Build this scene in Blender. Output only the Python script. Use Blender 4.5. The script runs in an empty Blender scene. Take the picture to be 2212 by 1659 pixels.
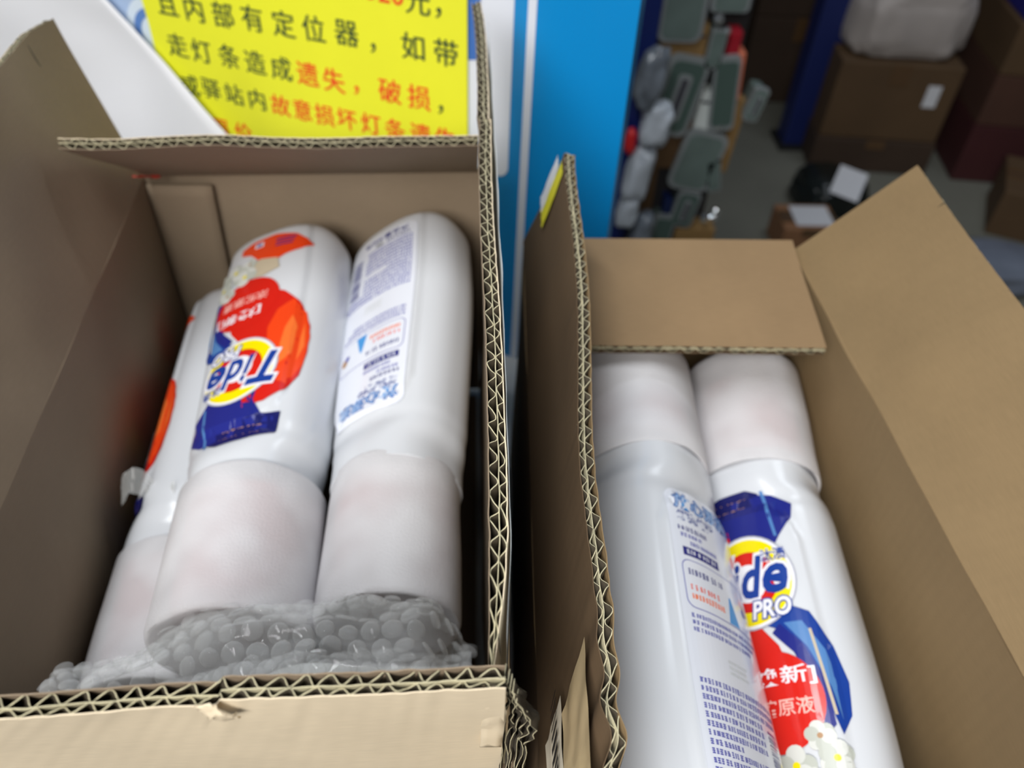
import bpy, bmesh, math, random
from math import sin, cos, pi, radians, sqrt, atan2
from mathutils import Vector, Matrix, noise
V = Vector
random.seed(7)
sc = bpy.context.scene
COL = sc.collection
# ------------------------------------------------------------------ camera
F_PX, IW, IH = 1800.0, 2212.0, 1659.0
NX, NY, HX = 1010.0, 2600.0, 1035.0           # vanishing points of the plumb line and of the cartons' long side
CAM = V((0, 0, .29))
_up = -V((NX-IW/2, -(NY-IH/2), -F_PX)).normalized()
_a = HX-IW/2
_vy = -(_a*_up.x-F_PX*_up.z)/_up.y
_Y = V((_a, _vy, -F_PX)).normalized()
_X = _Y.cross(_up)
ROT = Matrix((_X, _Y, _up))                    # world = ROT @ camera
cd = bpy.data.cameras.new('camera'); cam = bpy.data.objects.new('camera', cd); COL.objects.link(cam)
cam.matrix_world = Matrix.Translation(CAM) @ ROT.to_4x4()
cd.sensor_width = 36; cd.lens = F_PX/IW*36
cd.clip_start = .01; cd.clip_end = 50
cd.dof.use_dof = True; cd.dof.focus_distance = .25; cd.dof.aperture_fstop = 11
sc.camera = cam
# ------------------------------------------------------------------ world, lamps, exposure
w = bpy.data.worlds.new('world'); sc.world = w; w.use_nodes = True
bg = w.node_tree.nodes['Background']; bg.inputs[0].default_value = (.80, .88, 1, 1); bg.inputs[1].default_value = .04
def area(name, loc, target, sx, sy, power, col):
    l = bpy.data.lights.new(name, 'AREA'); l.shape = 'RECTANGLE'; l.size = sx; l.size_y = sy; l.energy = power; l.color = col
    o = bpy.data.objects.new(name, l); COL.objects.link(o); o.location = loc
    o.rotation_euler = (V(target)-V(loc)).to_track_quat('-Z', 'Y').to_euler(); return o
area('ceiling_tube', (-.42, -.88, .95), (.0, .3, 0), .8, .5, 24, (1, .97, .93))
area('narrow_tube', (-.35, .12, 1.5), (-.05, .25, 0), 1.2, .12, 15, (.95, .98, 1))
area('shop_tube', (1.2, 1.5, 1.9), (1.1, 2.0, -.9), 1.0, .3, 11, (.85, .92, 1))
sc.cycles.transparent_max_bounces = 40
sc.view_settings.view_transform = 'Standard'; sc.view_settings.look = 'None'
sc.view_settings.gamma = 1; sc.view_settings.use_curve_mapping = False
sc.view_settings.exposure = 0.0

def ray(px, py): return ROT @ V((px-IW/2, -(py-IH/2), -F_PX))
def at_z(px, py, z):
    r = ray(px, py); return CAM+r*((z-CAM.z)/r.z)
def at_y(px, py, y):
    r = ray(px, py); return CAM+r*((y-CAM.y)/r.y)
def at_plane(px, py, p0, n):
    r = ray(px, py); return CAM+r*((V(p0)-CAM).dot(n)/r.dot(n))
# ------------------------------------------------------------------ materials
def srgb(r, g, b):
    f = lambda c: (c/255/12.92 if c/255 <= .04045 else ((c/255+.055)/1.055)**2.4)
    return (f(r), f(g), f(b), 1)
_m = {}
def mat(name, rgb, rough=.5, bump=0, bscale=200, var=0, vscale=20, metal=0, alpha=1, trans=0, coat=0, spec=.5, coord='Object', sss=0):
    if name in _m: return _m[name]
    m = bpy.data.materials.new(name); m.use_nodes = True; nt = m.node_tree; N = nt.nodes; L = nt.links
    p = N['Principled BSDF']; c = srgb(*rgb)
    p.inputs['Base Color'].default_value = c; p.inputs['Roughness'].default_value = rough
    p.inputs['Metallic'].default_value = metal; p.inputs['Specular IOR Level'].default_value = spec
    p.inputs['Alpha'].default_value = alpha; p.inputs['Transmission Weight'].default_value = trans
    p.inputs['Coat Weight'].default_value = coat; p.inputs['Coat Roughness'].default_value = .08
    if sss: p.inputs['Subsurface Weight'].default_value = sss; p.inputs['Subsurface Radius'].default_value = (.01, .006, .005)
    tc = N.new('ShaderNodeTexCoord')
    if var:
        n = N.new('ShaderNodeTexNoise'); n.inputs['Scale'].default_value = vscale; n.inputs['Detail'].default_value = 6
        L.new(tc.outputs[coord], n.inputs['Vector'])
        r = N.new('ShaderNodeMapRange'); r.inputs[1].default_value = .3; r.inputs[2].default_value = .7
        r.inputs[3].default_value = 1-var; r.inputs[4].default_value = 1+var
        L.new(n.outputs[0], r.inputs[0])
        x = N.new('ShaderNodeVectorMath'); x.operation = 'SCALE'; x.inputs[0].default_value = c[:3]
        L.new(r.outputs[0], x.inputs['Scale']); L.new(x.outputs[0], p.inputs['Base Color'])
    if bump:
        n = N.new('ShaderNodeTexNoise'); n.inputs['Scale'].default_value = bscale; n.inputs['Detail'].default_value = 4
        L.new(tc.outputs[coord], n.inputs['Vector'])
        b = N.new('ShaderNodeBump'); b.inputs['Strength'].default_value = bump; b.inputs['Distance'].default_value = .001
        L.new(n.outputs[0], b.inputs['Height']); L.new(b.outputs[0], p.inputs['Normal'])
    _m[name] = m; return m
def kraft(name, rgb, ridge=.15, fibre=.07):
    """kraft liner: paper fibres, faint ridges where the flutes are glued (UV in metres)"""
    if name in _m: return _m[name]
    m = bpy.data.materials.new(name); m.use_nodes = True; nt = m.node_tree; N = nt.nodes; L = nt.links
    p = N['Principled BSDF']; p.inputs['Roughness'].default_value = .78; p.inputs['Specular IOR Level'].default_value = .25
    c = srgb(*rgb); uv = N.new('ShaderNodeUVMap')
    mp = N.new('ShaderNodeMapping'); mp.inputs['Scale'].default_value = (120, 1500, 1); L.new(uv.outputs[0], mp.inputs[0])
    n = N.new('ShaderNodeTexNoise'); n.inputs['Scale'].default_value = 1; n.inputs['Detail'].default_value = 5; L.new(mp.outputs[0], n.inputs['Vector'])
    n2 = N.new('ShaderNodeTexNoise'); n2.inputs['Scale'].default_value = 22; n2.inputs['Detail'].default_value = 3; L.new(uv.outputs[0], n2.inputs['Vector'])
    ad = N.new('ShaderNodeMath'); ad.operation = 'ADD'; L.new(n.outputs[0], ad.inputs[0]); L.new(n2.outputs[0], ad.inputs[1])
    r = N.new('ShaderNodeMapRange'); r.inputs[1].default_value = .7; r.inputs[2].default_value = 1.3; r.inputs[3].default_value = 1-fibre; r.inputs[4].default_value = 1+fibre
    L.new(ad.outputs[0], r.inputs[0])
    x = N.new('ShaderNodeVectorMath'); x.operation = 'SCALE'; x.inputs[0].default_value = c[:3]
    L.new(r.outputs[0], x.inputs['Scale']); L.new(x.outputs[0], p.inputs['Base Color'])
    wv = N.new('ShaderNodeTexWave'); wv.wave_type = 'BANDS'; wv.bands_direction = 'X'; wv.inputs['Scale'].default_value = 50
    wv.inputs['Distortion'].default_value = .6; wv.inputs['Detail'].default_value = 1; L.new(uv.outputs[0], wv.inputs['Vector'])
    b = N.new('ShaderNodeBump'); b.inputs['Strength'].default_value = ridge; b.inputs['Distance'].default_value = .0006; L.new(wv.outputs[1], b.inputs['Height'])
    b2 = N.new('ShaderNodeBump'); b2.inputs['Strength'].default_value = .12; b2.inputs['Distance'].default_value = .0003; L.new(n.outputs[0], b2.inputs['Height'])
    L.new(b.outputs[0], b2.inputs['Normal']); L.new(b2.outputs[0], p.inputs['Normal'])
    _m[name] = m; return m
def film(name, rgb, clear, rough=.12, bump=.0, bscale=60, blend=.35):
    """thin clear plastic: mostly transparent with a glossy, slightly milky skin"""
    if name in _m: return _m[name]
    m = bpy.data.materials.new(name); m.use_nodes = True; nt = m.node_tree; N = nt.nodes; L = nt.links
    p = N['Principled BSDF']; p.inputs['Base Color'].default_value = srgb(*rgb); p.inputs['Roughness'].default_value = rough; p.inputs['Specular IOR Level'].default_value = .8
    t = N.new('ShaderNodeBsdfTransparent'); mx = N.new('ShaderNodeMixShader'); lw = N.new('ShaderNodeLayerWeight'); lw.inputs[0].default_value = .35
    lw.inputs[0].default_value = blend; r = N.new('ShaderNodeMapRange'); r.inputs[3].default_value = 1-clear; r.inputs[4].default_value = min(1, 1-clear+.55); L.new(lw.outputs['Facing'], r.inputs[0])
    L.new(r.outputs[0], mx.inputs[0]); L.new(t.outputs[0], mx.inputs[1]); L.new(p.outputs[0], mx.inputs[2]); L.new(mx.outputs[0], N['Material Output'].inputs[0])
    if bump:
        tc = N.new('ShaderNodeTexCoord'); n = N.new('ShaderNodeTexNoise'); n.inputs['Scale'].default_value = bscale; L.new(tc.outputs['Object'], n.inputs['Vector'])
        b = N.new('ShaderNodeBump'); b.inputs['Strength'].default_value = bump; b.inputs['Distance'].default_value = .004; L.new(n.outputs[0], b.inputs['Height']); L.new(b.outputs[0], p.inputs['Normal'])
    _m[name] = m; return m

def smooth(a, b, x):
    t_ = max(0, min(1, (x-a)/(b-a))); return t_*t_*(3-2*t_)
# ------------------------------------------------------------------ object helpers
def link(name, bm, mats, parent=None, smooth=False, mw=None):
    me = bpy.data.meshes.new(name); bmesh.ops.recalc_face_normals(bm, faces=bm.faces[:]); bm.to_mesh(me); bm.free()
    for m in (mats if isinstance(mats, (list, tuple)) else [mats]): me.materials.append(m)
    if smooth:
        for p in me.polygons: p.use_smooth = True
    o = bpy.data.objects.new(name, me); COL.objects.link(o)
    if parent: o.parent = parent
    elif mw is not None: o.matrix_world = mw
    return o
def tag(o, label, cat, group=None, kind=None):
    o['label'] = label; o['category'] = cat
    if group: o['group'] = group
    if kind: o['kind'] = kind
    return o
def empty(name, loc=(0, 0, 0), rot=(0, 0, 0)):
    o = bpy.data.objects.new(name, None); o.empty_display_size = .02; COL.objects.link(o); o.location = loc; o.rotation_euler = rot; return o
def rooted(name, loc, label, cat, group=None):
    return tag(empty(name, loc), label, cat, group)
def setp(o, parent):
    """parent keeping the world place (the parents used here are only translated)"""
    o.parent = parent; o.matrix_parent_inverse = Matrix.Translation(-parent.location)
    return o
def copy_tree(o, parent=None):
    c = o.copy(); COL.objects.link(c)
    if parent: c.parent = parent
    for ch in [q for q in bpy.data.objects if q.parent == o]: copy_tree(ch, c)
    return c
def box(bm, c, s, mi=0, M=None, bev=0):
    v0 = len(bm.verts)
    r = bmesh.ops.create_cube(bm, size=1)
    vs = r['verts']
    for v in vs:
        v.co = V((v.co.x*s[0], v.co.y*s[1], v.co.z*s[2]))+V(c)
    if M is not None:
        for v in vs: v.co = M @ v.co
    fs = set(f for v in vs for f in v.link_faces)
    for f in fs: f.material_index = mi
    if bev:
        es = list(set(e for v in vs for e in v.link_edges))
        bmesh.ops.bevel(bm, geom=es, offset=bev, segments=2, affect='EDGES', profile=.6)
    return vs
def grid(bm, fn, nu, nv, mi=0, uvl=None, closed=False):
    """open surface fn(u,v)->Vector ; uv layer gets fn's own (u,v)*scale when uvl=(layer,su,sv)"""
    vs = [[bm.verts.new(fn(i/nu, j/nv)) for j in range(nv+1)] for i in range(nu+(0 if closed else 1))]
    n = len(vs)
    for i in range(nu):
        for j in range(nv):
            f = bm.faces.new((vs[i][j], vs[(i+1) % n][j], vs[(i+1) % n][j+1], vs[i][j+1])); f.material_index = mi; f.smooth = True
            if uvl:
                for lp, (a, b) in zip(f.loops, ((i, j), (i+1, j), (i+1, j+1), (i, j+1))): lp[uvl[0]].uv = (a/nu*uvl[1], b/nv*uvl[2])
    return vs
def slab(bm, f0, f1, nu, nv, uvl, su, sv, mi=0, mi1=None):
    """closed sheet between the surfaces f0 and f1"""
    A = grid(bm, f0, nu, nv, mi, (uvl, su, sv)); B = grid(bm, f1, nu, nv, mi if mi1 is None else mi1, (uvl, su, sv))
    def q(a, b, c, d):
        f = bm.faces.new((a, b, c, d)); f.material_index = mi
    for i in range(nu):
        q(A[i][0], A[i+1][0], B[i+1][0], B[i][0]); q(A[i][nv], A[i+1][nv], B[i+1][nv], B[i][nv])
    for j in range(nv):
        q(A[0][j], A[0][j+1], B[0][j+1], B[0][j]); q(A[nu][j], A[nu][j+1], B[nu][j+1], B[nu][j])

# ------------------------------------------------------------------ corrugated board
T = .0054
def board(parent, name, a, b, c, d, out, mats, nu=70, nv=10, amp=.0006, seed=0, flutes=True, depth=.040, bend=None, gaps=(), crush=None, label=None, amp_lin=.0003):
    """double-wall board: a-b is the crease, d-c the free edge; out is the outer side. Liners, middle liner and the
    fluting are real geometry near the free edge; mats = (inner liner, outer liner, raw edge)"""
    a, b, c, d = V(a), V(b), V(c), V(d); out = V(out).normalized()
    n = (b-a).cross(d-a).normalized()
    if n.dot(out) < 0: n = -n
    Lu = ((b-a).length+(c-d).length)/2; H = ((d-a).length+(c-b).length)/2
    def P(u, v, wd):
        p = a.lerp(b, u).lerp(d.lerp(c, u), v)
        q = noise.noise(V((u*Lu*18+seed*7.3, v*H*12, seed)))*amp*3*(smooth(0, .3, v) if flutes else 1)
        th = wd
        if crush: th = wd*crush(u, v)
        p = p+n*(q+th)
        if bend: p = p+V(bend(u, v, wd))
        for g, sh in gaps:
            if u > g: p = p+n*sh*smooth(.86, 1, v)
        return p
    def lin(w0, sd):
        def f(u, v):
            e = amp_lin*noise.noise(V((u*Lu*160, sd*3.1+seed, v*2)))*(v**3)
            return P(u, v+.004*noise.noise(V((u*Lu*220, sd, 5)))*(1 if v > .98 else 0), w0+e)
        return f
    bm = bmesh.new(); uvl = bm.loops.layers.uv.new('UVMap')
    g = .00035
    dv = min(.6, depth/H) if flutes else 0
    nvl = nv
    if flutes:
        slab(bm, lin(0, 1), lin(g, 1.01), nu, nvl, uvl, Lu, H, 0)
        slab(bm, lin(T-g, 2), lin(T, 2.01), nu, nvl, uvl, Lu, H, 1)
        slab(bm, lambda u, v: P(u, (1-dv)+dv*v, g), lambda u, v: P(u, (1-dv)+dv*v, g), 1, 1, uvl, Lu, H, 2) if False else None
        slab(bm, lambda u, v: P(u, (1-dv)*v, g), lambda u, v: P(u, (1-dv)*v, T-g), nu//2, 4, uvl, Lu, H, 2)
        mid = T*.54
        slab(bm, lambda u, v: lin(mid, 3)(u, (1-dv)+dv*v), lambda u, v: lin(mid+.0003, 3.01)(u, (1-dv)+dv*v), nu*2, 2, uvl, Lu, H, 2)
    else:
        slab(bm, lambda u, v: P(u, v, 0), lambda u, v: P(u, v, T), nu, nv, uvl, Lu, H, 0, 1)
    o = link(name, bm, mats, None, True)
    o.data.set_sharp_from_angle(angle=radians(40))
    setp(o, parent)
    if label: o['label'] = label
    if flutes:
        bm = bmesh.new(); uvl = bm.loops.layers.uv.new('UVMap')
        for (w0, w1, pitch, ph) in ((g, T*.54, .0083, .3), (T*.54+.0003, T-g, .0074, 1.1)):
            steps = int(Lu/pitch*12)
            def wv(u, v, w0=w0, w1=w1, pitch=pitch, ph=ph):
                x = u*Lu
                ph2 = ph+1.3*noise.noise(V((x*40, w0*900, seed)))
                q_ = 2*pi*x/pitch+ph2; s = sin(q_+.45*sin(q_)); s = max(-1, min(1, s*1.12))
                vv = (1-dv)+dv*v
                e = (.0004*noise.noise(V((x*300, w0*500, seed+3))))*v*v
                return P(min(1, max(0, u+.0011/Lu*noise.noise(V((x*150, 9, seed+w0*300)))*v)), vv+(.012*noise.noise(V((x*260, 4, w0*400)))-.004)*v, w0+(w1-w0)*(.5+.5*s)*.96+e)
            grid(bm, wv, steps, 2, 0, (uvl, Lu, H))
        fl = link('fluting', bm, [m_flute, mats[2]], None, True)
        md = fl.modifiers.new('thick', 'SOLIDIFY'); md.thickness = .00034; md.offset = 0; md.material_offset_rim = 1
        setp(fl, o)
    return o

m_flute = mat('fluting medium', (58, 50, 36), .85)  # colour kept dark so the gaps between flutes look shaded
# =================================================================== setting
m_floor = mat('floor concrete', (122, 122, 112), .55, .2, 60, .12, 3)
m_wall = mat('painted wall', (95, 90, 88), .8, .1, 80, .1, 4)
FZ = -.95
bm = bmesh.new(); box(bm, (1.0, 2.2, FZ-.03), (6, 5.4, .06)); o = link('floor', bm, m_floor); o['kind'] = 'structure'
bm = bmesh.new(); box(bm, (1.0, 4.93, .45), (6, .06, 2.8)); o = link('wall_back', bm, m_wall); o['kind'] = 'structure'
# packing table
m_table = mat('table laminate', (190, 192, 192), .45, .05, 90, .05, 12)
TZ = -.208
t = rooted('packing_table', (-.1, .25, FZ), 'pale grey laminate packing table under the two cartons', 'table')
bm = bmesh.new(); box(bm, (-.12, .26, TZ-.0125), (.80, .70, .025), bev=.002); setp(link('table_top', bm, m_table), t)
m_steel = mat('grey table steel', (110, 112, 116), .4, metal=.6)
for x in (-.48, .24):
    for y in (-.05, .57):
        bm = bmesh.new(); box(bm, (x, y, (TZ-.025+FZ)/2), (.035, .035, TZ-.025-FZ), bev=.003); setp(link('leg', bm, m_steel), t)

# =================================================================== notice board behind the cartons
SL = -.38
WN = V((SL, -1, 0)).normalized()               # faces the camera
W0 = V((0, .535, 0)); WD = V((1, SL, 0)).normalized()
def onw(px, py, off=0):
    return at_plane(px, py, W0+WN*off, WN)
def wflat(name, pts, off, th, m, parent, label=None):
    """flat printed piece lying on the notice board: outline given as points on the board"""
    bm = bmesh.new()
    f = [bm.verts.new(p+WN*(off+th)) for p in pts]; r = [bm.verts.new(p+WN*off) for p in pts]
    bm.faces.new(f); bm.faces.new(r[::-1])
    for i in range(len(f)): bm.faces.new((f[i], r[i], r[(i+1) % len(r)], f[(i+1) % len(f)]))
    o = link(name, bm, m); setp(o, parent)
    if label: o['label'] = label
    return o
def wl(s, z): return W0+WD*s+V((0, 0, z))
m_blue = mat('board print sky blue', (10, 140, 212), .28, var=.03, vscale=5)
m_white = mat('board print white', (226, 232, 246), .35)
m_pale = mat('board print pale blue', (168, 190, 222), .35, var=.06, vscale=12)
sR = (onw(1385, 0)-W0).dot(WD)
root = rooted('notice_board', W0+V((0, 0, TZ)), 'upright sky blue and white printed notice board behind the left carton', 'board')
zt = .30
wflat('backing_panel', [wl(-.60, TZ), wl(sR, TZ), wl(sR, zt), wl(-.60, zt)], -.016, .016, m_blue, root)
# white field with the rounded lower corner
pr = onw(1098, 375, .0004); sW = (onw(1108, 100)-W0).dot(WD); zb = onw(1060, 376).z
rr = .008
pts = [wl(-.60, zt), wl(-.60, zb)]+[wl(sW-rr+rr*sin(k*pi/12), zb+rr-rr*cos(k*pi/12)) for k in range(7)]+[wl(sW, zt)]
wflat('white_field', pts, .0002, .0004, m_white, root)
s1 = (onw(1131, 380)-W0).dot(WD)
wflat('white_stripe', [wl(s1-.0028, TZ+.001), wl(s1+.0028, TZ+.001), wl(s1+.0028, zt), wl(s1-.0028, zt)], .0002, .0004, m_white, root)
# pale blue printed picture at the left
pp = [onw(150, -60), onw(215, 35), onw(300, 110), onw(490, 285), onw(640, 300), onw(640, -60)]
wflat('printed_picture', pp, .0008, .0003, m_pale, root)
def ring(name, px, py, r0, r1, off, m, a0=0, a1=2*pi, sx=1):
    c = onw(px, py); bm = bmesh.new()
    n = 40; A = []; B = []
    for k in range(n+1):
        a = a0+(a1-a0)*k/n
        for L_, r in ((A, r0), (B, r1)): L_.append(bm.verts.new(c+WD*(r*cos(a)*sx)+V((0, 0, r*sin(a)))+WN*off))
    for k in range(n): bm.faces.new((A[k], A[k+1], B[k+1], B[k]))
    setp(link(name, bm, m), root)
ring('print_ring', 345, 70, .0001, .026, .0013, mat('print white blue', (212, 226, 240), .35))
ring('print_ring', 345, 75, .014, .020, .0015, mat('print mid blue', (92, 132, 196), .35))
ring('print_ring', 352, 72, .0001, .009, .0017, mat('print dark slate', (52, 70, 66), .35))
wflat('printed_block', [onw(1008, -40), onw(1040, -40), onw(1040, 128), onw(1008, 128)], .0008, .0003, mat('print royal blue', (62, 112, 192), .35), root)

# ------------------------------------------------------------------ text helper
_tc = {}
def text2d(s, offset=0.0, shear=0.0):
    """glyph outlines of a string as a flat mesh: verts [(x,y)] faces, height about 1, centred"""
    k = (s, offset, shear)
    if k in _tc: return _tc[k]
    cu = bpy.data.curves.new('glyphs', 'FONT'); cu.body = s; cu.size = 1; cu.offset = offset; cu.shear = shear; cu.resolution_u = 3
    ob = bpy.data.objects.new('glyphs', cu); COL.objects.link(ob)
    dg = bpy.context.evaluated_depsgraph_get(); me = bpy.data.meshes.new_from_object(ob.evaluated_get(dg))
    vs = [(v.co.x, v.co.y) for v in me.vertices]; fs = [tuple(p.vertices) for p in me.polygons]
    bpy.data.objects.remove(ob); bpy.data.curves.remove(cu); bpy.data.meshes.remove(me)
    if vs:
        x0 = min(v[0] for v in vs); x1 = max(v[0] for v in vs); y0 = min(v[1] for v in vs); y1 = max(v[1] for v in vs)
    else: x0 = x1 = y0 = y1 = 0
    _tc[k] = (vs, fs, (x0, x1, y0, y1)); return _tc[k]

# yellow notice sheet pinned on the board
m_yel = mat('yellow paper', (236, 238, 44), .6, .03, 40, .03, 14)
m_ink = mat('ink dark', (48, 72, 40), .7); m_red = mat('ink red', (235, 62, 24), .7)
sheet = rooted('notice_sheet', wl(-.2, .0), 'bright yellow notice sheet with black and red Chinese writing', 'notice')
pts = [onw(295, -60), onw(325, 40), onw(352, 150), onw(505, 300), onw(640, 330), onw(1014, 340), onw(1013, -60)]
wflat('paper', pts, .0030, .0003, m_yel, sheet)
def glyph(ch, px, py, size, m, off=.0036):
    vs, fs, (x0, x1, y0, y1) = text2d(ch, 0)
    c = onw(px, py, off); bm = bmesh.new()
    cx_, cy_ = (x0+x1)/2, (y0+y1)/2
    for q, sh in enumerate((-.016, 0, .016)):       # bold print: three strikes side by side
        B = [bm.verts.new(c+WD*((x-cx_+sh)*size)+V((0, 0, (y-cy_+sh*.5)*size*1.05))+WN*(q*.00002)) for x, y in vs]
        for f in fs: bm.faces.new([B[i] for i in f])
    setp(link('character', bm, m), sheet)
K, R_ = m_ink, m_red
rows = [(.0185, [('3', 800, -24, R_), ('2', 828, -18, R_), ('0', 858, -12, R_), ('元', 902, 4, K), ('，', 947, 28, K)]),
 (.0185, [('且', 360, 8, K), ('内', 418, 20, K), ('部', 481, 32, K), ('有', 544, 40, K), ('定', 612, 52, K), ('位', 677, 62, K), ('器', 748, 72, K), ('，', 806, 104, K), ('如', 892, 101, K), ('带', 963, 115, K)]),
 (.0180, [('走', 383, 98, K), ('灯', 435, 111, K), ('条', 494, 122, K), ('造', 551, 135, K), ('成', 607, 148, K), ('遗', 664, 160, R_), ('失', 721, 174, R_), ('，', 770, 195, R_), ('破', 842, 197, R_), ('损', 905, 211, R_), ('，', 952, 237, K)]),
 (.0168, [('或', 411, 184, K), ('驿', 456, 192, K), ('站', 505, 204, K), ('内', 555, 215, K), ('故', 606, 228, R_), ('意', 653, 238, R_), ('损', 701, 249, R_), ('坏', 749, 258, R_), ('灯', 801, 268, R_), ('条', 853, 280, R_), ('遗', 908, 290, R_), ('失', 962, 300, R_)]),
 (.0160, [('照', 476, 276, R_), ('价', 526, 286, R_)])]
for size, r in rows:
    for ch, x, y, m in r: glyph(ch, x, y, size, m)

# loose white sheet hanging in front of the board, left
m_paper = mat('white paper', (226, 228, 234), .5, .05, 12)
ws = bmesh.new(); uvw = ws.loops.layers.uv.new('UVMap')
q00, q10, q11, q01 = onw(-260, -80, .03), onw(148, -80, .014), onw(640, 440, .008), onw(-260, 560, .03)
def wsf(u, v, o=0):
    p = q00.lerp(q10, u).lerp(q01.lerp(q11, u), v)
    return p+WN*(.004*sin(u*5+v*3)+.003*noise.noise(V((u*4, v*4, 2)))+o)
slab(ws, lambda u, v: wsf(u, v), lambda u, v: wsf(u, v, .0004), 30, 30, uvw, 1, 1)
tag(link('paper_sheet', ws, m_paper, smooth=True), 'plain white sheet hanging diagonally left of the yellow notice', 'paper')

# =================================================================== left carton
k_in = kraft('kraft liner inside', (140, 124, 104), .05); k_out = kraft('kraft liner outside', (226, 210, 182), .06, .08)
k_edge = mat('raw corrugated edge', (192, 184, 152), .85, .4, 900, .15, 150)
k_in2 = kraft('kraft liner inside tan', (138, 116, 84), .05); k_out2 = kraft('kraft liner outside shaded', (98, 80, 60), .05)  # right carton's outer kraft darkened to carry the shade between the cartons
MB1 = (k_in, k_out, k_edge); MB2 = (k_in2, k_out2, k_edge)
BZ = TZ+.001
FL, FR = V((-.2074, .4655, 0)), V((.005, .4775, 0)); NL, NR = V((-.190, .1005, 0)), V((.0095, .1055, 0))
def low(p, z=BZ+T): return V((p.x, p.y, z))
b1 = rooted('cardboard_carton', (-.1, .3, BZ), 'left open corrugated cardboard carton with torn upright flaps holding inverted bottles', 'carton')
hl = .104
# walls
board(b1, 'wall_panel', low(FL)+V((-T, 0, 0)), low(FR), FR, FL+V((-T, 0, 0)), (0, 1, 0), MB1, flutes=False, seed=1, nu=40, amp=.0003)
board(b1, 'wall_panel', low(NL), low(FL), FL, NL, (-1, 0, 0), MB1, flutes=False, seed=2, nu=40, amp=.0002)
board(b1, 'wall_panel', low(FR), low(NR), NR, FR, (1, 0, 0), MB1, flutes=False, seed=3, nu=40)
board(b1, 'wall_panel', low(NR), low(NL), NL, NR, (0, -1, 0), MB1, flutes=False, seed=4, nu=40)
bm = bmesh.new(); box(bm, (-.10, .285, BZ+T/2), (.205, .37, T)); setp(link('bottom_panel', bm, k_in), b1)
# upright right flap, torn at the far corner
rt0, rt1 = at_z(1059, 1425, .105), at_z(1030, 4, .105)
def crR(u, v):                                   # squashed near end
    return 1-.75*max(0, 1-u/.10)**1.5*v
def bR(u, v, w): return (.0005*sin(u*9)*v+.0022*max(0, (u-.84)/.16)**2*v*-1, 0, -.004*v*max(0, (.04-u)/.04))
gx = .655
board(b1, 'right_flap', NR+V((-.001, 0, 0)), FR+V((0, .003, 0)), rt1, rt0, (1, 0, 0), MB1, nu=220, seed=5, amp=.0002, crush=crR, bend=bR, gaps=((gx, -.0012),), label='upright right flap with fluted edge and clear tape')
# near flap
nt0, nt1 = at_z(-60, 1508, .105), at_z(1091, 1440, .105)
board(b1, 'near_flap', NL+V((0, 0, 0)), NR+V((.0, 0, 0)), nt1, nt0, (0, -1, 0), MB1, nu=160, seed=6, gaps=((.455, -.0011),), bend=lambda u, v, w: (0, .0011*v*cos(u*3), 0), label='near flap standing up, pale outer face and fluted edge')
# far flap leaning in over the carton
phi = radians(39)
ft = V((0, -.104*cos(phi), .104*sin(phi)))
fl0, fl1 = FL+ft+V((-.002, .0, 0)), FR+ft+V((-.003, 0, 0))
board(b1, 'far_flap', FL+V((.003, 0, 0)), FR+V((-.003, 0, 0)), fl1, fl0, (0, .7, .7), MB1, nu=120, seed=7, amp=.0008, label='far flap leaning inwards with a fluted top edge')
# left flap almost upright
lt1 = at_z(108, 24, .101); lt0 = NL+V((-.028, 0, .100))
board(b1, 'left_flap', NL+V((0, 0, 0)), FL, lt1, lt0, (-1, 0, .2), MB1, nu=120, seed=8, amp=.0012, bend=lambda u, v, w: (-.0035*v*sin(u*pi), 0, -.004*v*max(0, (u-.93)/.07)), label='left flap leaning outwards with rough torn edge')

# torn layers at the near right corner
def ribbon(bm, pts, wv, nrm, nu=24, seed=0, amp=.0006):
    """crinkled paper strip along pts, width vector wv"""
    P = [V(p) for p in pts]
    def f(u, v):
        x = u*(len(P)-1); i = min(int(x), len(P)-2); p = P[i].lerp(P[i+1], x-i)
        return p+V(wv)*(v-.5)+V(nrm)*amp*3*noise.noise(V((u*9, v*3, seed)))
    grid(bm, f, nu, 3)
tl = bmesh.new()
nc = at_z(1095, 1462, .101)
for k in range(6):
    p0 = nc+V((.0006*k-.0002, .002-.0007*k, -.001-.0012*k)); p1 = p0+V((.0016+.0009*k, .003-.0005*k, -.018)); p2 = p0+V((.0012+.0006*k, .0035, -.036)); p3 = p2+V((0, .002, -.05))
    ribbon(tl, (p0, p1, p2, p3), (.0006, .0035, 0), (1, 0, 0), 30, k, .0006)
o = link('torn_layers', tl, [m_flute, k_edge], smooth=True); md = o.modifiers.new('t', 'SOLIDIFY'); md.material_offset_rim = 1; md.thickness = .0003; setp(o, b1)
tl = bmesh.new()
ribbon(tl, [nc+V((-.0045, -.0012, .0022)), nc+V((-.004, -.0028, -.005)), nc+V((-.0025, -.0014, -.016)), nc+V((-.003, .0012, -.045))], (.0060, 0, 0), (0, 1, .3), 40, 9, .0004)
o = link('torn_liner', tl, k_out, smooth=True); md = o.modifiers.new('t', 'SOLIDIFY'); md.thickness = .0003; setp(o, b1); 
# small torn liner wedge in the near flap
tl = bmesh.new(); tp = nt0.lerp(nt1, .445)
ribbon(tl, [tp+V((-.002, -T*.9, .0002)), tp+V((.001, -T*1.15, -.003)), tp+V((.0035, -T*.95, -.0065))], (.004, 0, .002), (0, 1, 0), 12, 3, .0004)
o = link('torn_liner', tl, k_out, smooth=True); md = o.modifiers.new('t', 'SOLIDIFY'); md.thickness = .0003; setp(o, b1)
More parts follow.
